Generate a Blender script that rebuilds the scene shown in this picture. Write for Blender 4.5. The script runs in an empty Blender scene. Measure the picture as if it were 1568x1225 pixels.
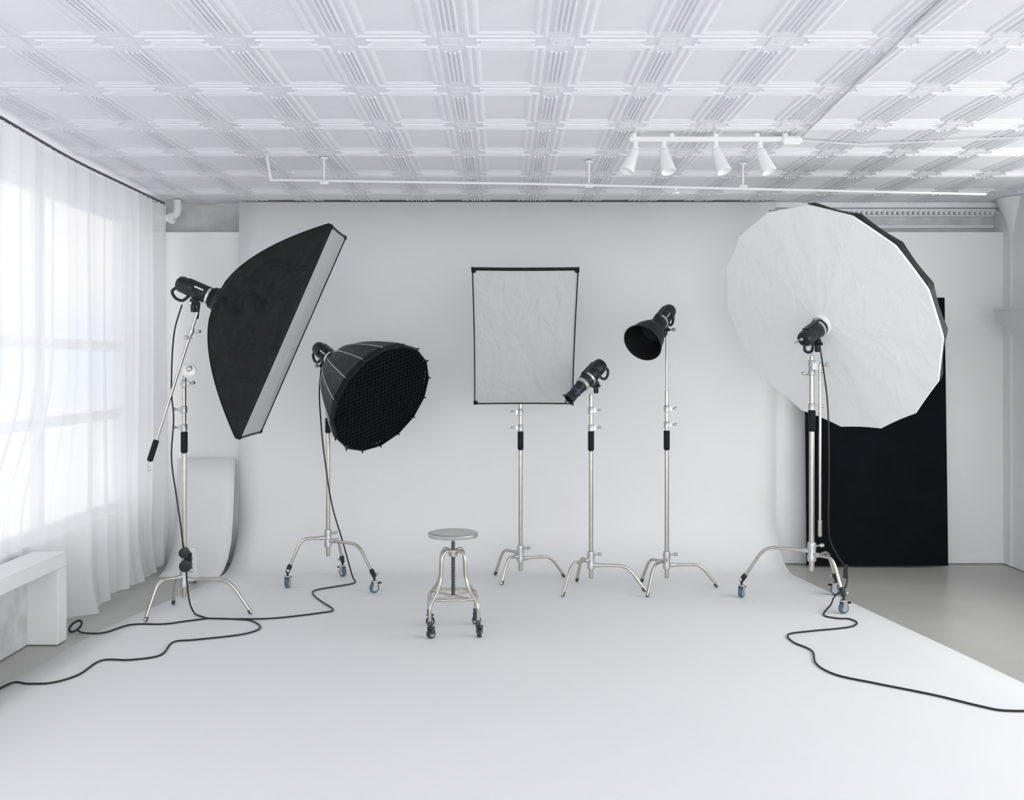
import bpy, math, random
from mathutils import Vector, Matrix, noise
random.seed(4)
V=Vector
scene=bpy.context.scene
CEIL=3.27; BACK=8.85

# ------------------------------------------------------------ materials
def mat(name,col,rough=.6,metal=0.0,var=.03,nscale=6,bump=0.0,bscale=60,sheen=0,spec=.4,bdist=.01,detail=4):
    m=bpy.data.materials.new(name); m.use_nodes=True
    nt=m.node_tree; b=nt.nodes['Principled BSDF']
    tc=nt.nodes.new('ShaderNodeTexCoord')
    n=nt.nodes.new('ShaderNodeTexNoise'); n.inputs['Scale'].default_value=nscale; n.inputs['Detail'].default_value=detail
    nt.links.new(tc.outputs['Object'],n.inputs['Vector'])
    r=nt.nodes.new('ShaderNodeValToRGB')
    c1=[max(0,c*(1-var)) for c in col]; c2=[min(1,c*(1+var)) for c in col]
    r.color_ramp.elements[0].position=.3; r.color_ramp.elements[1].position=.7
    r.color_ramp.elements[0].color=(*c1,1); r.color_ramp.elements[1].color=(*c2,1)
    nt.links.new(n.outputs['Fac'],r.inputs['Fac']); nt.links.new(r.outputs['Color'],b.inputs['Base Color'])
    b.inputs['Roughness'].default_value=rough; b.inputs['Metallic'].default_value=metal
    b.inputs['Specular IOR Level'].default_value=spec
    if sheen: b.inputs['Sheen Weight'].default_value=sheen
    if bump:
        n2=nt.nodes.new('ShaderNodeTexNoise'); n2.inputs['Scale'].default_value=bscale; n2.inputs['Detail'].default_value=5
        n2.inputs['Distortion'].default_value=.6
        nt.links.new(tc.outputs['Object'],n2.inputs['Vector'])
        bp=nt.nodes.new('ShaderNodeBump'); bp.inputs['Strength'].default_value=bump; bp.inputs['Distance'].default_value=bdist
        nt.links.new(n2.outputs['Fac'],bp.inputs['Height']); nt.links.new(bp.outputs['Normal'],b.inputs['Normal'])
    return m
M={}
M['wall']=mat('wall_paint',(.84,.845,.85),.75,bump=.15,bscale=40,var=.012,nscale=1.5)
M['wallold_shade']=mat('old_plaster_and_shade_grey',(.60,.61,.62),.8,bump=.5,bscale=12,var=.14,nscale=7)
M['ceil']=mat('pressed_tin_white_paint',(.79,.805,.835),.45,bump=.25,bscale=25,var=.02,nscale=3)
M['sweep']=mat('cyclorama_paint',(.84,.845,.855),.6,bump=.06,bscale=30,var=.012,nscale=.8)
M['floor']=mat('sealed_concrete_floor',(.47,.465,.44),.32,bump=.1,bscale=8,var=.06,nscale=1.3)
M['white']=mat('white_gloss_paint',(.82,.825,.835),.4,var=.01)
M['steel']=mat('brushed_steel',(.58,.55,.50),.28,1.0,var=.06,nscale=30)
M['alu']=mat('cast_aluminium',(.58,.58,.58),.38,.9,bump=.2,bscale=80)
M['black']=mat('black_plastic',(.012,.015,.017),.38,var=.15,nscale=20)
M['grip']=mat('black_rubber_grip',(.006,.006,.008),.6,spec=.3)
M['fabric']=mat('black_nylon_fabric',(.006,.006,.007),.55,bump=1.0,bscale=5,bdist=.05,var=.25,nscale=5,spec=.28)
M['fabgrey']=mat('charcoal_nylon_fabric',(.022,.026,.031),.5,bump=.7,bscale=10,bdist=.02,var=.2,spec=.3)
M['navy']=mat('black_grid_cloth',(.012,.014,.020),.8,var=.1,spec=.12)
M['liner']=mat('black_liner_cloth',(.002,.0025,.004),.9,var=.1,spec=.05)
M['vflat']=mat('black_foam_board',(.0045,.0055,.0085),.85,var=.2,nscale=3,spec=.10)
M['silver']=mat('silver_rod',(.7,.7,.72),.3,.8)
M['darkmetal']=mat('dark_steel_screw',(.10,.10,.11),.4,.8)
M['rubber']=mat('caster_rubber',(.035,.032,.03),.5)
M['bluewheel']=mat('blue_grey_wheel',(.08,.15,.22),.45)
M['blue']=mat('blue_band',(.03,.10,.34),.4)
M['cable']=mat('black_cable',(.012,.012,.014),.45)
M['seat']=mat('worn_steel_seat',(.58,.58,.57),.3,.9,var=.1,nscale=12,bump=.1,bscale=20)

def softcloth(name,col,transp,bump,bscale,bdist=.02,trans=.45):
    m=bpy.data.materials.new(name); m.use_nodes=True; nt=m.node_tree
    nt.nodes.clear()
    out=nt.nodes.new('ShaderNodeOutputMaterial')
    d=nt.nodes.new('ShaderNodeBsdfDiffuse'); t=nt.nodes.new('ShaderNodeBsdfTranslucent'); tp=nt.nodes.new('ShaderNodeBsdfTransparent')
    d.inputs[0].default_value=(*col,1); t.inputs[0].default_value=(*col,1)
    m1=nt.nodes.new('ShaderNodeMixShader'); m1.inputs[0].default_value=trans
    m2=nt.nodes.new('ShaderNodeMixShader'); m2.inputs[0].default_value=transp
    tc=nt.nodes.new('ShaderNodeTexCoord'); n=nt.nodes.new('ShaderNodeTexNoise'); n.inputs['Scale'].default_value=bscale
    n.inputs['Detail'].default_value=4; n.inputs['Distortion'].default_value=1.2
    mp=nt.nodes.new('ShaderNodeMapping'); mp.inputs['Scale'].default_value=(1,1,.45); mp.inputs['Rotation'].default_value=(0,.5,0)
    nt.links.new(tc.outputs['Object'],mp.inputs[0]); nt.links.new(mp.outputs[0],n.inputs['Vector'])
    b=nt.nodes.new('ShaderNodeBump'); b.inputs['Strength'].default_value=bump; b.inputs['Distance'].default_value=bdist
    nt.links.new(n.outputs['Fac'],b.inputs['Height']); nt.links.new(b.outputs[0],d.inputs['Normal']); nt.links.new(b.outputs[0],t.inputs['Normal'])
    nt.links.new(d.outputs[0],m1.inputs[1]); nt.links.new(t.outputs[0],m1.inputs[2])
    nt.links.new(m1.outputs[0],m2.inputs[1]); nt.links.new(tp.outputs[0],m2.inputs[2]); nt.links.new(m2.outputs[0],out.inputs[0])
    return m
M['curtain']=softcloth('sheer_white_curtain',(.88,.885,.90),.13,.2,14,.01,trans=.42)
M['scrim']=softcloth('grey_diffuser_cloth',(.63,.63,.635),0,.75,5,.03,trans=.1)
M['diff']=softcloth('white_diffuser_cloth',(.93,.935,.945),0,.45,6,.025,trans=.03)
M['strip']=softcloth('strip_diffuser_cloth',(.58,.59,.61),0,.4,6,.02,trans=.1)

# ------------------------------------------------------------ mesh helpers
def empty(name,loc):
    e=bpy.data.objects.new(name,None); e.empty_display_size=.1; e.location=loc
    scene.collection.objects.link(e); return e
def mesh(name,verts,faces,m,parent=None,smooth=False,origin=None):
    o=V(parent.location) if parent else (V(origin) if origin else V((0,0,0)))
    me=bpy.data.meshes.new(name); me.from_pydata([tuple(V(v)-o) for v in verts],[],faces); me.validate(); me.update()
    ob=bpy.data.objects.new(name,me); scene.collection.objects.link(ob)
    if parent: ob.parent=parent
    else: ob.location=o
    me.materials.append(m)
    if smooth:
        for p in me.polygons: p.use_smooth=True
        try: me.set_sharp_from_angle(angle=math.radians(40))
        except Exception: pass
    return ob
def basis(n,up=(0,0,1)):
    n=V(n).normalized(); up=V(up)
    if abs(n.dot(up.normalized()))>.98: up=V((0,1,0))
    x=up.cross(n).normalized(); y=n.cross(x).normalized(); return x,y,n
def catmull(pts,k=6):
    pts=[V(p) for p in pts]; P=[pts[0]*2-pts[1]]+pts+[pts[-1]*2-pts[-2]]; out=[]
    for i in range(1,len(P)-2):
        a,b,c,d=P[i-1:i+3]
        for j in range(k):
            t=j/k
            out.append(.5*((2*b)+(c-a)*t+(2*a-5*b+4*c-d)*t*t+(3*b-a-3*c+d)*t**3))
    out.append(pts[-1]); return out
def tube(name,pts,r,m,parent=None,segs=12,closed=False,radii=None):
    pts=[V(p) for p in pts]; n=len(pts); vs=[];fs=[]
    T=[]
    for i in range(n):
        if closed: t=pts[(i+1)%n]-pts[i-1]
        else: t=pts[min(i+1,n-1)]-pts[max(i-1,0)]
        T.append(t.normalized())
    x,y,_=basis(T[0])
    for i in range(n):
        x=(x-T[i]*x.dot(T[i])).normalized(); y=T[i].cross(x)
        rr=radii[i] if radii else r
        for s in range(segs):
            a=2*math.pi*s/segs; vs.append(pts[i]+x*math.cos(a)*rr+y*math.sin(a)*rr)
    for i in range(n if closed else n-1):
        j=(i+1)%n
        for s in range(segs):
            q=(s+1)%segs; fs.append((i*segs+s,i*segs+q,j*segs+q,j*segs+s))
    if not closed:
        fs.append(tuple(reversed(range(segs)))); fs.append(tuple((n-1)*segs+s for s in range(segs)))
    return mesh(name,vs,fs,m,parent,True,origin=None if parent else pts[0])
def lathe(name,prof,o,n,m,parent=None,segs=28,up=(0,0,1),cap=True):
    """prof list of (t along axis, radius)"""
    o=V(o); x,y,n=basis(n,up); vs=[];fs=[]
    for t,r in prof:
        for s in range(segs):
            a=2*math.pi*s/segs; vs.append(o+n*t+x*math.cos(a)*r+y*math.sin(a)*r)
    for i in range(len(prof)-1):
        for s in range(segs):
            q=(s+1)%segs; fs.append((i*segs+s,i*segs+q,(i+1)*segs+q,(i+1)*segs+s))
    if cap:
        fs.append(tuple(reversed(range(segs)))); fs.append(tuple((len(prof)-1)*segs+s for s in range(segs)))
    return mesh(name,vs,fs,m,parent,True,origin=None if parent else o)
def rod(name,a,b,r,m,parent=None,segs=14):
    a=V(a);b=V(b); L=(b-a).length; c=min(r*.25,L*.2)
    return lathe(name,[(0,r-c),(c,r),(L-c,r),(L,r-c)],a,b-a,m,parent,segs)
def box(name,c,size,m,parent=None,ax=None,bev=.004):
    c=V(c); ax=ax or (V((1,0,0)),V((0,1,0)),V((0,0,1))); sx,sy,sz=[s/2 for s in size]
    bev=min(bev,sx*.6,sy*.6,sz*.6)
    import bmesh
    bm=bmesh.new(); vv=[]
    for i in (-1,1):
        for j in (-1,1):
            for k in (-1,1): vv.append(bm.verts.new((i*sx,j*sy,k*sz)))
    for f in ((0,1,3,2),(4,6,7,5),(0,4,5,1),(2,3,7,6),(0,2,6,4),(1,5,7,3)): bm.faces.new([vv[i] for i in f])
    if bev>0: bmesh.ops.bevel(bm,geom=bm.edges[:],offset=bev,segments=2,affect='EDGES')
    bmesh.ops.recalc_face_normals(bm,faces=bm.faces[:])
    bm.verts.index_update()
    vs=[c+ax[0]*v.co.x+ax[1]*v.co.y+ax[2]*v.co.z for v in bm.verts]; fs=[tuple(v.index for v in f.verts) for f in bm.faces]
    bm.free()
    return mesh(name,vs,fs,m,parent,False,origin=None if parent else c)
def bx(name,x0,x1,y0,y1,z0,z1,m,parent=None,bev=0):
    return box(name,((x0+x1)/2,(y0+y1)/2,(z0+z1)/2),(x1-x0,y1-y0,z1-z0),m,parent,bev=bev)
def sheet(name,rings,m,parent=None,closed=True,smooth=True,capend=False):
    k=len(rings[0]); vs=[p for r in rings for p in r]; fs=[]
    for i in range(len(rings)-1):
        for s in range(k if closed else k-1):
            q=(s+1)%k; fs.append((i*k+s,i*k+q,(i+1)*k+q,(i+1)*k+s))
    if capend: fs.append(tuple((len(rings)-1)*k+s for s in range(k)))
    return mesh(name,vs,fs,m,parent,smooth)

# ------------------------------------------------------------ room shell
Y0,Y1=-3.0,9.2
bx('floor',-3.42,4.72,Y0,Y1,-.107,-.007,M['floor'])
def tin_ceiling():
    TX,TY=.5,.78; x0=-3.23; ncol=16; y0=4.47-.78*9; nrow=15; vs=[];fs=[]
    prof=[(0,0),(.062,0),(.070,-.0065),(.080,-.0065),(.088,-.0005),(.100,-.0005),(.108,-.0045),(.118,-.0045),(.134,.003)]
    for i in range(ncol):
        for j in range(nrow):
            ax=x0+i*TX; ay=y0+j*TY; b=len(vs)
            for d,h in prof:
                for (u,v) in ((d,d),(TX-d,d),(TX-d,TY-d),(d,TY-d)): vs.append((ax+u,ay+v,CEIL+h))
            for r in range(len(prof)-1):
                for s in range(4):
                    q=(s+1)%4; fs.append((b+r*4+s,b+(r+1)*4+s,b+(r+1)*4+q,b+r*4+q))
            l=b+(len(prof)-1)*4; fs.append((l+3,l+2,l+1,l))
            for k in (-.033,-.011,.011,.033):
                w=.0075; hh=.0085
                L=.16
                for axis in (0,1):
                    T=(TY,TX)[axis]; b=len(vs)
                    if axis==1 : L=.145
                    for e in (L-abs(k)*.9,T-L+abs(k)*.9):
                        for dx,dz in ((-w,0),(-w*.35,-hh),(w*.35,-hh),(w,0)):
                            if axis==0: vs.append((ax+k+dx,ay+e,CEIL+dz-.0005))
                            else: vs.append((ax+e,ay+k+dx,CEIL+dz-.0005))
                    fs+= [(b,b+1,b+5,b+4),(b+1,b+2,b+6,b+5),(b+2,b+3,b+7,b+6),(b,b+3,b+2,b+1),(b+4,b+5,b+6,b+7)]
            b=len(vs)
            for d,h in ((.058,0),(.050,-.003),(.036,-.003),(.028,-.0005),(.012,-.003)):
                for (u,v) in ((-d,-d),(d,-d),(d,d),(-d,d)): vs.append((ax+u,ay+v,CEIL+h-.0007))
            for r in range(4):
                for s in range(4):
                    q=(s+1)%4; fs.append((b+r*4+s,b+(r+1)*4+s,b+(r+1)*4+q,b+r*4+q))
            fs.append((b+19,b+18,b+17,b+16))
    o=mesh('ceiling',vs,fs,M['ceil'])
    o2=bx('ceiling_slab',-3.42,4.72,Y0,Y1,CEIL+.01,CEIL+.11,M['ceil']); o2.parent=o
tin_ceiling()
bw=empty('wall_back',(.6,BACK,0))
bx('lower_face',-3.42,4.72,BACK,BACK+.22,-.005,2.99,M['wall'],bw,bev=.004)
bx('upper_old_plaster',-3.42,4.72,BACK+.18,BACK+.3,2.98,3.28,M['wallold_shade'],bw)
cr=empty('trim_1',(3.4,BACK,3.1))
for k,(z,h,d) in enumerate(((3.245,.05,.15),(3.20,.03,.11),(3.165,.03,.07),(3.06,.03,.05))):
    box('crown_band_%d'%(k+1),(3.5,BACK+.19-d/2,z),(2.05,d,h),M['ceil'],cr,bev=.008)
for k in range(44):
    box('dentil_%d'%(k+1),(2.5+k*.047,BACK+.09,3.175),(.028,.05,.03),M['ceil'],cr,bev=.006)
wr=empty('wall_right',(4.62,3,0))
bx('below_sill',4.53,4.71,Y0,Y1,0,.9,M['wall'],wr); bx('head',4.53,4.71,Y0,Y1,3.0,3.27,M['wall'],wr)
for k,(a,b) in enumerate(((Y0,2.7),(7.4,Y1))): bx('pier_%d'%k,4.53,4.71,a,b,.9,3.0,M['wall'],wr)
box('baseboard_back',(3.5,BACK-.008,.012),(2.1,.016,.024),M['white'],bev=.003)
def prismy(name,pts,y0,y1,m,parent):
    n=len(pts); vs=[(a,y0,b) for a,b in pts]+[(a,y1,b) for a,b in pts]
    fs=[tuple(range(n)),tuple(reversed(range(n,2*n)))]+[(i,i+n,(i+1)%n+n,(i+1)%n) for i in range(n)]
    return mesh(name,vs,fs,m,parent)
rl=empty('wall_ledge',(4.45,8.0,2.2))
prismy('ledge_body',[(4.24,2.25),(4.53,2.25),(4.53,1.95),(4.26,2.17)],7.5,8.43,M['wall'],rl)
box('ledge_lip',(4.385,7.965,2.262),(.31,.95,.024),M['white'],rl,bev=.004)
lathe('column_right',[(0,.10),(2.95,.10),(3.05,.12),(3.15,.15),(3.27,.20)],(4.62,8.72,0),(0,0,1),M['wall'],None,32)

# left (window) wall
wl=empty('wall_left',(-3.32,3,0))
WX=-3.34
bx('below_sill',WX-.09,WX+.09,Y0,Y1,0,.52,M['wall'],wl)
bx('head',WX-.09,WX+.09,Y0,Y1,3.11,3.27,M['wall'],wl)
for k,(a,b) in enumerate(((8.62,Y1),(3.6,3.9),(Y0,.5))):
    bx('pier_%d'%(k+1),WX-.09,WX+.09,a,b,.52,3.11,M['wall'],wl)
wi=0
for (X,a,b,z0,z1,sg) in ((WX,3.9,8.62,.52,3.11,1),(WX,.5,3.6,.52,3.11,1),(4.62,2.7,7.4,.9,3.0,-1)):  # last entry: unseen right-wall window, added to let in more light
    wi+=1; w=empty('window_%d'%wi,(X,(a+b)/2,1.8))
    box('sill',(X+.04*sg,(a+b)/2,z0+.02),(.20,b-a,.04),M['white'],w)
    n=max(2,round((b-a)/1.5))
    for i in range(n+1):
        y=a+(b-a)*i/n; y=min(max(y,a+.03),b-.03)
        box('stile_%d'%i,(X,y,(z0+z1)/2),(.07,.09,z1-z0),M['white'],w)
    for j,z in enumerate((z0+.06,1.37,1.95,z1-.05)):
        box('rail_%d'%j,(X,(a+b)/2,z),(.06,b-a,.08),M['white'],w)

def sst(a,b,x):
    t=min(1,max(0,(x-a)/(b-a))); return t*t*(3-2*t)
def cx0(Y): return -3.0+.13*(1-sst(5.0,7.2,Y))
def curtain():
    y0,y1=3.6,8.70; ny=560; nz=44; rings=[]
    def f(Y,z):
        y=Y/1.5
        a=.030*math.sin(y*31+.8*math.sin(y*3.1))+.020*math.sin(y*53+2*math.sin(y*2.3))+.024*math.sin(y*11+1)
        s=.50+.45*(1-z/3.2)
        sw=.02*math.sin(y*6.5+z*1.3)*(1-z/3.2)
        if z<.45:
            q=(.45-z)/.45; sw+=(.04*q*math.sin(y*8.3)*q + .03*q*q)*sst(6.5,6.9,Y)
        push=(-.17-.13*(1-sst(5.0,7.2,Y)))*(1-sst(.65,1.8,z))*(1-sst(6.5,7.1,Y))
        return cx0(Y)+a*s*(1-.35*(1-sst(6.4,6.7,Y))*(1-sst(.6,1,z)))+sw+push
    for j in range(nz+1):
        t=j/nz; row=[]
        for i in range(ny+1):
            y=y0+(y1-y0)*i/ny
            zb=.012+.012*math.sin(y*6)+.010; z=zb+(3.20-zb)*t
            row.append(V((f(y,z),y,z)))
        rings.append(row)
    o=sheet('window_curtain',rings,M['curtain'],None,closed=False)
curtain()
cr=empty('curtain_rod',(-3.0,6,3.22))
tube('rod',[V((cx0(y),y,3.225)) for y in [3.5+.2*i for i in range(27)]],.010,M['darkmetal'],cr)
for k in range(50):
    y=3.65+k*.1025
    rod('ring_%d'%k,(cx0(y),y,3.205),(cx0(y),y,3.238),.007,M['white'],cr,8)
ps=empty('wall_pipe',(-2.90,8.7,3.1))
tube('pipe',catmull([(-3.1,8.76,3.10),(-2.96,8.76,3.11),(-2.90,8.76,3.16),(-2.90,8.76,3.265)],5),.035,M['white'],ps)
lathe('flange',[(0,.05),(.03,.055),(.05,.045)],(-2.97,8.76,3.105),(1,0,0),M['white'],ps)

# cyclorama sweep
def sweep():
    ys=[.2,2,3.8,4.8,5.4,6.0,6.6,7.0,7.35,7.7,8.0,8.25]
    pts=[(y,0.0) for y in ys]
    R=.46; yc=8.81-R
    for k in range(0,17):
        a=math.pi/2*k/16; pts.append((yc+R*math.sin(a),R-R*math.cos(a)))
    for z in (.7,1,1.5,2,2.6,3.255): pts.append((8.81,z))
    def interp(tab,y):
        for (a,va),(b,vb) in zip(tab,tab[1:]):
            if a<=y<=b: return va+(vb-va)*(y-a)/(b-a)
        return tab[-1][1]
    L=[(0,-2.9),(5.4,-2.80),(6.6,-2.72),(7.35,-2.56),(7.95,-2.42),(8.4,-2.37),(8.85,-2.36)]
    Rr=[(0,3.3),(5.53,2.95),(6.9,2.72),(7.95,2.55),(8.3,2.49),(8.85,2.46)]
    rows=[]
    for (y,z) in pts:
        xl=interp(L,y); xr=interp(Rr,y)
        rows.append([V((xl+(xr-xl)*i/24,y,z)) for i in range(25)])
    o=sheet('floor_cyclorama',rows,M['sweep'],None,closed=False)
    if o.data.polygons[0].normal.z<0: o.data.flip_normals()
    s=o.modifiers.new('thickness','SOLIDIFY'); s.thickness=.005; s.offset=-1
sweep()
rows=[]
for (y,z) in [(8.28,.0),(8.43,.03),(8.56,.10),(8.66,.22),(8.71,.4),(8.76,.7),(8.78,.95)]:
    rows.append([V((-2.90+(.51)*i/6,y,z)) for i in range(7)])
o=sheet('white_acrylic_sheet',rows,mat('frosted_acrylic',(.82,.84,.845),.3,var=.01),None,closed=False)
o.modifiers.new('t','SOLIDIFY').thickness=.008

# ceiling pipe run
pp=empty('sprinkler_pipe',(.1,7.0,3.1))
tube('main_pipe',[(-1.63,6.93,3.10),(.2,7.02,3.09),(2.0,7.14,3.07),(3.6,7.28,3.06)],.009,M['ceil'],pp)
rod('end_riser',(-1.63,6.93,3.09),(-1.66,6.93,3.265),.009,M['ceil'],pp)
for k,x in enumerate((-1.26,.63,1.76)):
    y=6.93+(x+1.63)*.063
    rod('hanger_%d'%k,(x,y,3.08),(x,y,3.26),.007,M['ceil'],pp)
    lathe('hanger_plate_%d'%k,[(0,.028),(.012,.028)],(x,y,3.25),(0,0,1),M['ceil'],pp)
    lathe('coupling_%d'%k,[(-.03,.014),(-.02,.018),(.02,.018),(.03,.014)],(x,y,3.088),(1,.03,-.005),M['ceil'],pp)
lathe('sprinkler_head',[(-.05,.03),(-.04,.034),(-.02,.012),(0,.012)],(1.26,7.11,3.08),(0,0,1),M['white'],pp)

# track light
TY=6.225
tl=empty('track_light',(1.3,TY,3.22))
box('track',(1.32,TY,3.225),(1.02,.035,.03),M['white'],tl)
for k,x in enumerate((.84,1.08,1.36,1.62,1.80)):
    rod('track_mount_%d'%k,(x,TY,3.23),(x,TY,3.265),.02,M['white'],tl)
box('feed_box',(1.84,TY+.02,3.215),(.13,.11,.05),M['white'],tl,bev=.012)
for k,(x,dx,dy) in enumerate(((.85,-.42,-.25),(1.03,.15,-.35),(1.36,.30,-.3),(1.64,.34,-.25))):
    d=V((dx,dy,-1)).normalized(); p=V((x,TY,3.19))
    rod('adapter_%d'%k,(x,TY,3.17),(x,TY,3.225),.017,M['white'],tl)
    rod('knuckle_%d'%k,p+V((-.02,0,-.02)),p+V((.02,0,-.02)),.016,M['white'],tl)
    lathe('lamp_%d'%k,[(0,.020),(.01,.030),(.06,.034),(.10,.040),(.16,.048),(.162,.045),(.14,.032),(.14,.001)],p+V((0,0,-.03)),d,M['white'],tl)
cd=empty('ceiling_conduit',(1.9,5,3.25))
tube('conduit_1',[(1.93,6.38,3.255),(1.84,5.1,3.255),(1.73,3.5,3.255),(1.6,.8,3.255)],.0065,M['wallold_shade'],cd,8)
tube('conduit_2',[(1.93,6.38,3.255),(2.4,6.5,3.255),(3.3,6.3,3.255),(4.5,6.1,3.255)],.007,M['wallold_shade'],cd,8)

# ------------------------------------------------------------ bench, v-flat, floor box
bn=empty('white_bench',(-2.95,5.2,0))
bx0,bx1=-3.06,-2.84
bx('top',bx0,bx1,4.0,6.40,.485,.575,M['white'],bn,bev=.004)
bx('end_panel',bx0,bx1,6.27,6.40,0,.485,M['white'],bn,bev=.004)
bx('near_panel',bx0,bx1,4.0,6.0-1.87,0,.485,M['white'],bn,bev=.004)
bx('back_panel',bx0,bx0+.024,4.1,6.3,0,.485,M['wallold_shade'],bn,bev=.002)  # grey colour puts the shade of the deep opening into this panel
n=V((0,-1,.03)).normalized(); u=V((0,.03,1)).normalized()
vf=box('black_foam_panel',(3.33,8.72,1.20),(1.247,.035,2.38),M['vflat'],ax=(V((1,0,0)),-n,u),bev=.003)
pk=empty('floor_power_box',(-2.60,8.1,0))
box('case',(-2.57,8.10,.15),(.12,.10,.26),M['white'],pk,bev=.012)
for z in (.2,.12): lathe('socket_%d'%int(z*100),[(0,.03),(.006,.03),(.006,.02)],(-2.57,8.05,z),(0,-1,0),M['black'],pk)
for dx in (-.05,.05): box('foot',(-2.57+dx*.7,8.10,.01),(.03,.08,.02),M['black'],pk,bev=.002)

# ------------------------------------------------------------ C-stands
def caster(par,p,ang,wr=.04,wm='bluewheel',brake=True):
    x,y=p; d=V((math.cos(ang),math.sin(ang),0)); s=V((-d.y,d.x,0)); c=V((x,y,wr))
    lathe('caster_tyre',[(-.014,wr*.6),(-.014,wr*.92),(-.008,wr),(.008,wr),(.014,wr*.92),(.014,wr*.6)],c,s,M['rubber'] if wm!='bluewheel' else M['bluewheel'],par,24)
    lathe('caster_hub',[(-.016,wr*.30),(-.016,wr*.62),(.016,wr*.62),(.016,wr*.30)],c,s,M['alu'],par,20)
    for k in (-1,1):
        cc=c+s*k*.020+V((0,0,wr*.55))
        box('caster_fork',cc,(wr*.9,.004,wr*1.3),M['alu'] if wm=='bluewheel' else M['darkmetal'],par,ax=(d,s,V((0,0,1))),bev=.002)
    rod('caster_top',c+V((0,0,wr*1.15)),c+V((0,0,wr*1.45)),.026,M['alu'] if wm=='bluewheel' else M['darkmetal'],par)
    if brake: box('caster_brake',c+d*wr*.9+V((0,0,wr*.85)),(.05,.03,.012),M['black'],par,ax=(d,s,V((0,0,1))),bev=.004)
    return c+V((0,0,wr*1.45))
def knob(par,p,d,L=.05,r=.013):
    p=V(p);d=V(d).normalized()
    rod('knob_stem',p,p+d*L*.6,.006,M['steel'],par,8)
    lathe('knob_grip',[(0,r*.6),(.004,r),(L*.4,r*.9),(L*.45,r*.5)],p+d*L*.5,d,M['alu'],par,12)
def collar(par,x,y,z,r,side=1):
    lathe('collar',[(-.028,r),(-.024,r+.008),(.02,r+.009),(.028,r+.003)],(x,y,z),(0,0,1),M['alu'],par)
    box('collar_clamp',(x+side*(r+.014),y,z),(.028,.026,.036),M['alu'],par,bev=.005)
    knob(par,(x+side*(r+.02),y,z),(side,-.25,.1))
def cstand(hub,feet,h,sl,top,wheels=False,knobs=(),rr=(.0175,.0125)):
    x,y=hub; e=empty('c_stand',(x,y,0))
    rod('base_column',(x,y,max(h-.13,.03)),(x,y,sl[0]),rr[0],M['steel'],e,20)
    lathe('grip_sleeve',[(0,rr[0]+.002),(.006,rr[0]+.007),(sl[1]-sl[0]-.006,rr[0]+.007),(sl[1]-sl[0],rr[0]+.002)],(x,y,sl[0]),(0,0,1),M['grip'],e)
    rod('riser_1',(x,y,sl[1]-.01),(x,y,min(top,sl[1]+.32)),(rr[0]+rr[1])/2,M['steel'],e,18)
    if top>sl[1]+.3: rod('riser_2',(x,y,sl[1]+.3),(x,y,top),rr[1]*.85,M['steel'],e,16)
    lathe('hub_collar',[(-.06,rr[0]),(-.055,rr[0]+.012),(-.02,rr[0]+.014),(.0,rr[0]+.008),(.05,rr[0]+.014),(.085,rr[0]+.010),(.09,rr[0])],(x,y,h),(0,0,1),M['alu'],e)
    knob(e,(x+.02,y-.015,h+.06),(1,-.5,.2),.07,.015)
    for i,(fx,fy) in enumerate(feet):
        d=V((fx-x,fy-y,0)); D=d.length; d.normalize(); hh=h-.022*i+.02
        zt=0.012
        if wheels: zt=.125
        k=(lambda f: zt+(hh-zt)*f)
        pr=[(.02,1),(.25,1),(.48,1),(.58,.985),(.67,.90),(.75,.74),(.86,.42),(1.0,0)]
        pts=catmull([V((x,y,0))+d*D*a+V((0,0,k(b))) for a,b in pr],5)
        tube('leg_%d'%(i+1),pts,.0125,M['steel'],e,12)
        lathe('leg_socket_%d'%(i+1),[(0,.018),(.05,.018),(.06,.014)],V((x,y,hh))+d*.012,d,M['alu'],e,16)
        if wheels:
            t=caster(e,(fx,fy),random.uniform(0,6))
            rod('caster_stem_%d'%i,t,V((fx,fy,.14)),.009,M['black'],e,10)
            q=V((fx,fy,.13)); back=(pts[-4]-pts[-1]).normalized()
            lathe('caster_clamp_%d'%i,[(0,.016),(.05,.02),(.07,.016)],q-back*.01,back,M['black'],e,14)
            knob(e,q+V((0,0,.01)),(-d.y,d.x,.1),.05,.012)
        else:
            back=(pts[-4]-pts[-1]).normalized()
            lathe('foot_tip_%d'%(i+1),[(0,.009),(.004,.0135),(.03,.0145),(.035,.012)],V((fx,fy,.006)),back ,M['darkmetal'],e,12)
    for z,s in knobs: collar(e,x,y,z,rr[0]-.003,s)
    return e
sA=cstand((-2.284,7.05),[(-2.482,6.82),(-1.795,7.03),(-2.454,7.32)],.25,(1.16,1.31),1.72,False,((1.34,-1),(1.47,-1),(1.66,1)))
sB=cstand((-1.41,7.965),[(-1.72,7.875),(-1.0,7.70),(-1.345,8.29)],.366,(1.24,1.36),1.86,True,((1.40,1),))
sC=cstand((.157,8.10),[(-.055,8.33),(0,7.95),(.53,8.25)],.215,(1.09,1.24),2.08,False,((1.27,-1),(1.40,-1)))
sD=cstand((.711,7.785),[(.47,7.56),(.62,8.08),(1.135,7.73)],.225,(1.11,1.265),1.56,False,((1.29,1),(1.43,1)))
sE=cstand((1.325,7.86),[(1.12,7.545),(1.15,8.06),(1.735,7.88)],.21,(1.11,1.265),2.03,False,((1.31,1),(1.44,1)))
sF=cstand((2.312,7.30),[(1.85,7.55),(2.465,7.06),(2.60,7.62)],.385,(1.30,1.455),1.86,True,((1.48,1),(1.74,1),(1.80,1)),rr=(.020,.0165))
b0=V((-2.49,6.93,1.11)); b1=V((-2.17,6.99,2.17)); bd=(b1-b0).normalized()
rod('boom_arm',b0,b1,.011,M['steel'],sA)
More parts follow.
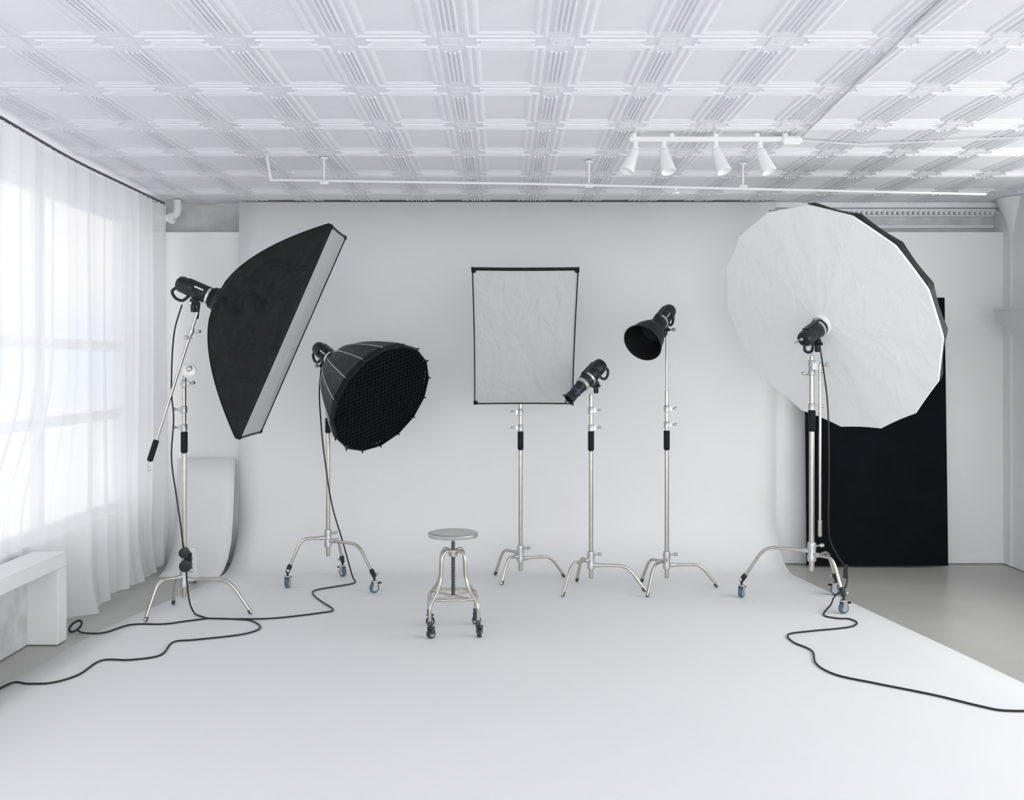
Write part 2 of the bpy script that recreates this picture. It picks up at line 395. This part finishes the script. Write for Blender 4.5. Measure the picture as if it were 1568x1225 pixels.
lathe('boom_grip',[(0,.014),(.008,.021),(.15,.021),(.158,.014)],b0+bd*.0,bd,M['grip'],sA)
tube('boom_hook',catmull([b0,b0+V((-.01,0,-.03)),b0+V((.012,0,-.06)),b0+V((-.012,0,-.065)),b0+V((-.01,0,-.03))],5),.003,M['steel'],sA,6)
lathe('grip_head',[(0,.03),(.008,.052),(.022,.052),(.028,.03),(.05,.03),(.056,.05),(.07,.05),(.076,.02)],(-2.25,7.06,1.75),(0.25,-1,0),M['alu'],sA)
rod('grip_head_pin',(-2.284,7.05,1.68),(-2.262,7.04,1.80),.014,M['alu'],sA)
knob(sA,(-2.24,6.98,1.75),(.6,-1,.3),.09,.02); knob(sA,(-2.19,6.97,2.02),(1,-.3,.2),.06); knob(sA,(-2.20,6.97,1.98),(-1,-.3,.2),.06)
lathe('arm_joint',[(0,.016),(.03,.022),(.06,.016)],b0+bd*.93,bd,M['alu'],sA)
rod('folded_arm',(2.357,7.25,.52),(2.357,7.25,1.80),.010,M['steel'],sF)
box('arm_bracket',(2.335,7.27,1.78),(.07,.035,.05),M['alu'],sF,bev=.006)
knob(sF,(2.37,7.25,1.78),(1,-.3,.4),.06); knob(sF,(2.28,7.28,1.72),(-1,-.3,.2),.06)
lathe('arm_end',[(0,.010),(.01,.015),(.12,.015),(.125,.01)],(2.357,7.25,.52),(0,0,1),M['steel'],sF)

# ------------------------------------------------------------ strobe head
def strobe(par,front,axis,L=.27,r=.062,mount=True,handle=True,mpos=.5,flip=1):
    ax=V(axis).normalized(); x,y,n=basis(ax); f=V(front)
    pr=[(-L,r*.55),(-L+.006,r*.82),(-L+.03,r*.97),(-L*.62,r),(-L*.60,r*.955),(-L*.57,r*.955),(-L*.55,r),(-.075,r*1.02),(-.065,r*.90),(-.05,r*.90),(-.045,r*1.0),(-.02,r*1.0),(0,r*.85)]
    lathe('strobe_body',pr,f,n,M['black'],par,32)
    lathe('strobe_collar',[(-.064,r*.92),(-.063,r*1.06),(-.046,r*1.06),(-.045,r*.92)],f,n,M['silver'],par,32,cap=False)
    lathe('control_panel',[(0,r*.55),(.004,r*.5)],f-n*L,-n,M['grip'],par,24)
    lathe('dial',[(0,.014),(.012,.012)],f-n*(L+.002)+y*.012,-n,M['alu'],par,16)
    box('top_ridge',f-n*L*.45+y*r*.95,(r*.9,r*.25,L*.62),M['black'],par,ax=(x,y,n),bev=.008)
    for k in range(5): box('vent_%d'%k,f-n*(L*.25+k*.022)+x*r*.97*flip,(.008,r*.7,.008),M['grip'],par,ax=(x,y,n),bev=.002)
    box('label',f-n*L*.42+x*r*.93*flip+y*r*.42,(.006,.010,.07),M['silver'],par,ax=(x,y,n),bev=.001)
    if handle:
        hp=[f-n*L*.97-y*r*.5,f-n*(L+.01)-y*r*1.25,f-n*L*.9-y*r*1.8,f-n*L*.72-y*r*1.75,f-n*L*.62-y*r*.9]
        tube('handle',catmull(hp,6),.011,M['black'],par,10)
    if mount:
        c=f-n*L*mpos-y*r
        box('tilt_bracket',c-y*.018,(.05,.045,.06),M['black'],par,ax=(x,y,n),bev=.008)
        rod('tilt_axle',c-y*.035-x*.045,c-y*.035+x*.045,.012,M['black'],par)
        knob(par,c-y*.035+x*.03*flip,x*flip,.07,.016)
        lathe('spigot_socket',[(0,.02),(.05,.02),(.06,.016)],c-y*.035,(0,0,-1),M['black'],par)
        return c-y*.035
# ------------------------------------------------------------ fabric softbox
def softbox(name,c,n,u,L,Wd,depth,r0,m_body,m_front,exp=.62,lip=.05,pinch=.015,recess=.015,rim=.012,exw=None,wr=.0):
    c=V(c);n=V(n).normalized();u=V(u).normalized();w=u.cross(n).normalized(); e=empty(name,c)
    K=18; per=[]
    cor=[(-1,-1),(1,-1),(1,1),(-1,1)]
    for s in range(4):
        a=cor[s];b=cor[(s+1)%4]
        for k in range(K):
            t=k/K; px=a[0]+(b[0]-a[0])*t; py=a[1]+(b[1]-a[1])*t
            per.append((px,py,math.sin(math.pi*t)))
    def ring(ts,off,shr=1,inset=0):
        out=[]
        for (px,py,q) in per:
            hx=px*(Wd/2-inset); hy=py*(L/2-inset)
            if abs(px)==1 and not (abs(py)==1): hx-=px*q*pinch*L/2*1.0
            if abs(py)==1 and not (abs(px)==1): hy-=py*q*pinch*L/2*.6
            a=math.atan2(py,px); cx=math.cos(a)*r0; cy=math.sin(a)*r0
            sx=ts**(exw or exp); sy=ts**exp
            X=cx+(hx-cx)*sx; Y=cy+(hy-cy)*sy
            sag=1-.05*q*math.sin(math.pi*ts)
            p=c+w*X*sag+u*Y*sag+n*off
            if wr:
                k=min(1,3*math.sin(math.pi*ts))*q**.6
                dirn=(w*px if abs(px)>=abs(py) else u*py)
                a1=p.dot(n)*2.5; a2=p.dot(u)*3.0
                p=p+dirn*wr*k*(1-abs(noise.noise(V((a1*2.2+a2,a2*.6-a1,px*3+py*5))))*2.2-.4)
                p=p+dirn*wr*.5*k*noise.noise(V((a1*3+5,a2*3,px)))
            out.append(p)
        return out
    NR=34
    rows=[ring(k/NR,-depth+(depth-lip)*(k/NR)) for k in range(NR+1)]
    rows.append(ring(1,0))
    sheet('fabric_body',rows,m_body,e)
    inner=[ring(1,0),ring(1,.003,inset=rim*.3),ring(1,.003,inset=rim),ring(1,-recess,inset=rim)]
    sheet('front_hem',inner,M['fabric'],e)
    G=40; vs=[];fs=[]
    for i in range(G+1):
        for j in range(G+1):
            a=-1+2*i/G; b=-1+2*j/G
            qx=math.sin(math.pi*(j/G)); qy=math.sin(math.pi*(i/G))
            X=a*(Wd/2-rim-pinch*L/2*qx); Y=b*(L/2-rim-pinch*L/2*.6*qy)
            wv=.008*noise.noise(V((a*3+b*1.5,b*1.2-a*.5,3)))+.004*noise.noise(V((a*9+b*5,b*2.5,7)))
            vs.append(c+w*X+u*Y+n*(-recess+.002+wv*(qx*qy)**.4))
    for i in range(G):
        for j in range(G):
            k=i*(G+1)+j; fs.append((k,k+G+1,k+G+2,k+1))
    mesh('diffuser',vs,fs,m_front,e,True)
    for a,b in cor:
        p=c+w*a*(Wd/2-.014)+u*b*(L/2-.014)
        box('corner_pocket',p-n*.01,(.036,.036,.034),M['fabric'],e,ax=(w,u,n),bev=.008)
    for s in range(4):
        idx=s*K; tube('seam_%d'%s,[r[idx] for r in rows],.005,m_body,e,6)
    lathe('speed_ring',[(-.03,r0*.8),(-.02,r0*1.02),(.02,r0*1.08),(.03,r0*.9)],c-n*depth,n,M['black'],e,28)
    return e,n
nA=V((.917,0,-.40)); cA=V((-1.478,7.02,2.015))
eA,nA=softbox('rectangular_softbox',cA,nA,(.40,0,.917),1.60,.60,.60,.085,M['fabric'],M['strip'],exp=.60,lip=.03,pinch=.006,recess=.006,rim=.014,exw=.8,wr=.034)
strobe(eA,cA-nA*.62,nA,L=.30,r=.060,mpos=.45,flip=-1)
lathe('cuff',[(-.06,.06),(-.05,.078),(0,.085),(.03,.10)],cA-nA*.60,nA,M['fabric'],eA)
rod('spigot',(-2.175,6.99,2.12),(-2.165,7.01,2.24),.012,M['black'],eA)

nC=V((0,-.866,-.5)); cC=V((.181,7.75,1.992))
eC,nC=softbox('square_softbox',cC,nC,(0,-.5,.866),1.215,.815,.26,.085,M['fabric'],M['scrim'],exp=.8,lip=.04,pinch=.010,recess=.008,rim=.009)
strobe(eC,cC-nC*.27,nC,L=.24,mpos=.4)

# ------------------------------------------------------------ octagonal deep softbox
def deepocta(name,c,n,R,depth,N=16,r0=.08,exp=.6):
    c=V(c);x,y,n=basis(n); e=empty(name,c)
    def ring(t,off,R_=R,sub=4,shr=.0):
        out=[]
        r=r0+(R_-r0)*t
        for k in range(N):
            a0=2*math.pi*k/N; a1=2*math.pi*(k+1)/N
            p0=V((math.cos(a0),math.sin(a0))); p1=V((math.cos(a1),math.sin(a1)))
            for s in range(sub):
                q=s/sub; p=p0*(1-q)+p1*q; f=1-shr*math.sin(math.pi*q)
                out.append(c+x*p.x*r*f+y*p.y*r*f+n*off)
        return out
    rows=[ring((k/14)**exp,-depth+depth*.93*(k/14),shr=.03) for k in range(15)]
    sheet('fabric_body',rows,M['fabgrey'],e)
    lipr=[ring(1,-depth*.07),ring(1.0,.0),ring(1,.004,R-.012),ring(1,-.02,R-.012)]
    sheet('rim_band',lipr,M['fabric'],e,smooth=False)
    for k in range(N):
        a=2*math.pi*k/N; d=x*math.cos(a)+y*math.sin(a)
        pts=[c+d*(r0+(R-r0)*(q/12)**exp+.004)+n*(-depth+depth*.95*q/12) for q in range(13)]
        tube('rod_%d'%k,pts,.0035,M['silver'],e,6)
        rod('rod_tip_%d'%k,c+d*(R-.004)-n*.02,c+d*(R+.014)+n*.004,.006,M['black'],e,8)
    nb=13; vs=[];fs=[]
    Ri=R-.014
    for ang in (math.radians(20),math.radians(110)):
        gx=x*math.cos(ang)+y*math.sin(ang); gy=-x*math.sin(ang)+y*math.cos(ang)
        for k in range(-nb+1,nb):
            o=k/nb*Ri*.99; hl=math.sqrt(max(0,Ri*Ri-o*o))*.985
            sg=24; b=len(vs)
            for q in range(sg+1):
                s=-hl+2*hl*q/sg; wv=.0045*math.sin(q*math.pi/2*2+ (k%2)*math.pi)
                p=c+gx*s+gy*(o+wv); vs+= [p-n*.004,p-n*.034]
            for q in range(sg):
                j=b+q*2; fs.append((j,j+2,j+3,j+1))
    g=mesh('fabric_grid',vs,fs,M['navy'],e); g.modifiers.new('t','SOLIDIFY').thickness=.004
    vs=ring(1,-.045,R-.014)
    mesh('inner_black_liner',vs,[tuple(range(len(vs)))],M['liner'],e)
    lathe('speed_ring',[(-.03,r0*.8),(-.02,r0*1.05),(.02,r0*1.1),(.03,r0*.9)],c-n*depth,n,M['black'],e,28)
    return e,n
nB=V((.685,-.555,-.47)).normalized()
cB=V((-.912,7.51,1.527))
eB,nB=deepocta('octagonal_softbox',cB,nB,.465,.60)
strobe(eB,cB-nB*.62,nB,L=.25,r=.06,mpos=.4,flip=-1)

# ------------------------------------------------------------ snoot strobe
hD=V((.711,7.76,1.62)); aD=V((-.62,-.42,-.62)).normalized()
eD=empty('snoot_strobe_light',hD)
fD=hD+V((-.015,-.01,.075))+aD*.07
strobe(eD,fD,aD,L=.24,r=.062,mpos=.32,flip=-1)
lathe('snoot_mount',[(0,.055),(.01,.062),(.03,.062),(.035,.05)],fD,aD,M['silver'],eD)
lathe('snoot_tube',[(.03,.052),(.05,.047),(.15,.040),(.155,.044),(.20,.044),(.20,.036),(.15,.034)],fD,aD,M['black'],eD)
lathe('blue_band',[(.105,.0438),(.106,.046),(.114,.0455),(.115,.041)],fD,aD,M['blue'],eD,cap=False)
for k in range(4):
    x,y,_=basis(aD); d=x*math.cos(k*1.57+.4)+y*math.sin(k*1.57+.4)
    rod('snoot_tab_%d'%k,fD+aD*.19+d*.04,fD+aD*.215+d*.055,.006,M['black'],eD,8)

# ------------------------------------------------------------ reflector strobe
aE=V((-.52,-.68,-.52)).normalized(); mE=V((1.097,7.62,1.963))
eE=empty('reflector_strobe_light',mE)
prE=[(-.30,.05),(-.28,.062),(-.22,.07),(-.20,.095),(-.12,.128),(-.03,.148),(-.004,.156),(0,.158),(0,.151),(-.03,.142),(-.12,.122),(-.19,.09),(-.21,.02)]
lathe('reflector_bell',prE,mE,aE,M['grip'],eE,48)  # silver inside of the bell coloured black; its dark look is painted in
tube('reflector_rim',[mE+basis(aE)[0]*.157*math.cos(t/40*2*math.pi)+basis(aE)[1]*.157*math.sin(t/40*2*math.pi) for t in range(40)],.0035,M['black'],eE,6,closed=True)
lathe('flash_tube_dome',[(0,.028),(.02,.026),(.035,.014),(.04,.002)],mE-aE*.21,aE,M['grip'],eE)
strobe(eE,mE-aE*.28,aE,L=.26,r=.062,mpos=.35,flip=1)

# ------------------------------------------------------------ big parabolic umbrella
nF=V((-.745,-.495,-.447)).normalized(); cF=V((2.44,7.40,2.12)); RF=.93
eF=empty('parabolic_umbrella',cF); x,y,_=basis(nF); N=16; sub=6; PH=.55
def fring(r,off,scal=0.0,ph=PH,sag=.008):
    out=[]
    for k in range(N):
        a0=2*math.pi*(k+ph)/N; a1=2*math.pi*(k+1+ph)/N
        p0=V((math.cos(a0),math.sin(a0))); p1=V((math.cos(a1),math.sin(a1)))
        for s in range(sub):
            q=s/sub; p=p0*(1-q)+p1*q; f=1-scal*math.sin(math.pi*q)
            out.append(cF+x*p.x*r*f+y*p.y*r*f+nF*(off-(sag*math.sin(math.pi*q)*(r/RF))))
    return out
rows=[]
for k in range(13):
    t=k/12; r=.075+(RF-.075)*t; rows.append(fring(r,.05*(1-t)**2+.0*t,scal=.004*t,sag=.007))
rows.append(fring(RF*1.002,-.008,.004)); rows.append(fring(RF*1.0,-.018,.004))
sheet('white_front_diffuser',rows,M['diff'],eF)
rows=[]
DF=.40
for k in range(15):
    t=k/14; rr=RF*math.cos(t*math.pi/2)**.85 if k<14 else .03
    rows.append(fring(max(rr,.03),-.016-DF*(math.sin(t*math.pi/2)**1.0),.02))
sheet('black_outer_canopy',rows,M['fabric'],eF,capend=True)
for k in range(N):
    a=2*math.pi*(k+PH)/N; d=x*math.cos(a)+y*math.sin(a)
    rod('rib_tip_%d'%k,cF+d*(RF-.005)-nF*.03,cF+d*(RF+.008)-nF*.03,.005,M['black'],eF,8)
lathe('elastic_ring',[(.0,.10),(.045,.088),(.07,.078),(.075,.066),(.05,.06)],cF,nF,M['diff'],eF,28)
fF=cF+nF*.08+V((.03,0,0))
strobe(eF,fF,-nF,L=.25,r=.062,mpos=.45,flip=1)
rod('shaft',cF-nF*.38,cF+nF*.38,.006,M['steel'],eF,10)

# ------------------------------------------------------------ stool
sx,sy=-.326,6.60
st=empty('adjustable_steel_stool',(sx,sy,0))
lathe('seat',[(0,.10),(0,.155),(-.012,.166),(.004,.172),(.012,.168),(.016,.155),(.012,.10),(.010,.02)],(sx,sy,.650),(0,0,1),M['seat'],st,48)
lathe('seat_plate',[(-.03,.03),(-.02,.09),(-.004,.10),(0,.10)],(sx,sy,.650),(0,0,1),M['steel'],st,28)
lathe('screw',[(0,.010)]+[(.004+k*.01,.011+(.003 if k%2 else 0)) for k in range(37)]+[(.385,.012)],(sx,sy,.235),(0,0,1),M['darkmetal'],st,16)
lathe('hub',[(0,.018),(.005,.03),(.05,.032),(.055,.02)],(sx,sy,.50),(0,0,1),M['steel'],st,24)
lathe('lower_hub',[(0,.018),(.004,.026),(.018,.026),(.02,.015)],(sx,sy,.228),(0,0,1),M['steel'],st,24)
rot=math.radians(5)
for k in range(4):
    a=rot+math.pi/4+k*math.pi/2; d=V((math.cos(a),math.sin(a),0)); o=V((sx,sy,0))
    pr=[(.02,.525),(.05,.545),(.085,.540),(.108,.50),(.114,.43),(.120,.36),(.150,.295),(.190,.25),(.222,.20),(.225,.14),(.225,.085)]
    tube('leg_%d'%(k+1),catmull([o+d*r+V((0,0,z)) for r,z in pr],6),.0115,M['steel'],st,12)
    rod('spoke_%d'%(k+1),o+V((0,0,.238))+d*.02,o+V((0,0,.238))+d*.19,.007,M['steel'],st,10)
    a2=a+math.pi/2; P0=o+d*.192+V((0,0,.245)); d2=V((math.cos(a2),math.sin(a2),0)); P1=o+d2*.192+V((0,0,.245))
    mid=o+(d+d2).normalized()*.150+V((0,0,.245)); mid0=(P0+mid)/2+(d+d2)*.012; mid1=(P1+mid)/2+(d+d2)*.012
    tube('footrest_%d'%(k+1),catmull([P0,mid0,mid,mid1,P1],5),.009,M['steel'],st,10)
    lathe('ferrule_%d'%(k+1),[(0,.012),(.002,.015),(.03,.015),(.032,.012)],o+d*.225+V((0,0,.078)),(0,0,1),M['darkmetal'],st,14)
    caster(st,((o+d*.225).x+.008,(o+d*.225).y-.005),-.6+k*.7,.031,'dark',False)

# ------------------------------------------------------------ cables
R=.0058; zf=.007
K=lambda l:[(x,y*1.5,z) for x,y,z in l]
F=lambda l:[(x,y*1.5,zf) for x,y in l]
cA_=empty('power_cable',(-2.2,6.9,0))
tube('cord_from_head',catmull(K([(-2.27,4.64,2.22),(-2.31,4.62,2.05),(-2.35,4.66,1.856),(-2.345,4.64,1.6),(-2.33,4.64,1.41),(-2.345,4.64,1.13),(-2.31,4.64,.86),(-2.27,4.62,.66),(-2.23,4.58,.50),(-2.215,4.58,.40),(-2.215,4.60,.25),(-2.215,4.64,.10),(-2.205,4.68,.02),(-2.17,4.66,zf),(-2.07,4.60,zf)]),8),R,M['cable'],cA_,8)
lathe('inline_plug_1',[(-.022,.02),(-.02,.036),(.02,.036),(.022,.02)],(-2.225,6.87,.475),(.15,-1,0),M['black'],cA_,24)
lathe('inline_plug_2',[(-.028,.02),(-.026,.042),(.026,.042),(.028,.02)],(-2.215,6.87,.385),(.15,-1,0),M['black'],cA_,24)
box('plug_block',(-2.205,6.89,.43),(.05,.04,.10),M['black'],cA_,bev=.01)
tube('cord_to_plug',catmull(F([(-2.07,4.60),(-2.20,4.55),(-2.331,4.50),(-2.55,4.489),(-2.65,4.358),(-2.774,4.348),(-2.85,4.39)]),8),R,M['cable'],cA_,8)
tube('plug_loop',[V((-2.87+.034*math.cos(t*.5236),6.60+.06*math.sin(t*.5236),.01+.022*(1+math.sin(t*.5236)))) for t in range(12)],.008,M['cable'],cA_,8,closed=True)
tube('cord_to_mains',catmull(F([(-2.07,4.60),(-1.9,4.59),(-1.745,4.557),(-1.64,4.433),(-1.722,4.327),(-1.987,4.245),(-2.116,4.206),(-2.10,4.02),(-2.247,3.956),(-2.419,3.947),(-2.44,3.766),(-2.527,3.673),(-2.65,3.66),(-2.76,3.66),(-2.77,3.4),(-2.74,3.1)]),8),R,M['cable'],cA_,8)
tube('cord_from_octabox',catmull(F([(-2.07,4.60),(-1.85,4.59),(-1.60,4.604),(-1.307,4.70),(-1.229,4.762),(-1.36,4.93),(-1.46,5.07),(-1.475,5.172),(-1.33,5.26),(-1.214,5.33),(-1.21,5.40)])+K([(-1.225,5.36,.06),(-1.288,5.30,.353),(-1.37,5.27,.67),(-1.425,5.26,1.04),(-1.45,5.25,1.307),(-1.47,5.27,1.57),(-1.46,5.30,1.80)]),8),R,M['cable'],cA_,8)
cR=empty('power_cable',(2.2,6.5,0))
tube('cord',catmull([(2.34,7.2,1.93),(2.41,7.24,1.5),(2.42,7.24,1.0),(2.42,7.24,.55),(2.50,7.3,.38),(2.575,7.32,.26),(2.56,7.29,.14),(2.48,7.29,.07),(2.42,7.20,.03)]+F([(2.30,4.663),(2.37,4.60),(2.443,4.592),(2.46,4.52),(2.355,4.444),(2.067,4.38),(1.90,4.327),(1.88,4.206),(1.939,4.082),(1.882,3.905),(1.928,3.766),(2.097,3.666),(2.341,3.536),(2.505,3.422),(2.607,3.377),(2.82,3.39),(3.2,3.5)]),8),R,M['cable'],cR,8)
rod('plug',(2.575,7.32,.30),(2.56,7.31,.20),.014,M['black'],cR)

# ------------------------------------------------------------ light
w=bpy.data.worlds.new('sky'); scene.world=w; w.use_nodes=True
nt=w.node_tree; bg=nt.nodes['Background']; bg.inputs[1].default_value=1.78
tc=nt.nodes.new('ShaderNodeTexCoord'); sp=nt.nodes.new('ShaderNodeSeparateXYZ'); rp=nt.nodes.new('ShaderNodeValToRGB')
mr=nt.nodes.new('ShaderNodeMapRange'); mr.inputs[1].default_value=-1; mr.inputs[2].default_value=1
nt.links.new(tc.outputs['Generated'],sp.inputs[0]); nt.links.new(sp.outputs['Z'],mr.inputs[0]); nt.links.new(mr.outputs[0],rp.inputs[0]); nt.links.new(rp.outputs[0],bg.inputs[0])
E=rp.color_ramp.elements
E[0].position=0; E[0].color=(.94,.95,.96,1); E[1].position=1; E[1].color=(.90,.95,1,1)
for p,c in ((.45,(.94,.95,.96,1)),(.47,(1.0,.94,.88,1)),(.485,(.72,.80,.98,1)),(.515,(.72,.80,.98,1)),(.535,(1.0,.91,.82,1)),(.585,(1.0,.94,.89,1)),(.64,(.92,.96,1,1))):
    e=E.new(p); e.color=c
def area(name,loc,rot,sx,sy,p,col=(1,.99,.975)):
    l=bpy.data.lights.new(name,'AREA'); l.shape='RECTANGLE'; l.size=sx; l.size_y=sy; l.energy=p; l.color=col
    o=bpy.data.objects.new(name,l); o.location=loc; o.rotation_euler=rot; scene.collection.objects.link(o)
area('fill_light_right',(4.85,5.05,1.95),(0,math.radians(90),0),2.1,4.7,100)  # added fill lamp outside the right opening, brightens the room
area('fill_light_rear',(.6,-3.1,1.7),(math.radians(90),0,0),7.4,2.8,140)  # added fill lamp behind the camera, lifts the far wall
cam=bpy.data.cameras.new('camera'); co=bpy.data.objects.new('camera',cam); scene.collection.objects.link(co)
co.location=(0,0,1.8); co.rotation_euler=(math.pi/2,0,0)
cam.sensor_width=36; cam.lens=34.44; cam.shift_x=.0102; cam.shift_y=-.0354
scene.camera=co
scene.view_settings.view_transform='Standard'
scene.view_settings.look='None'
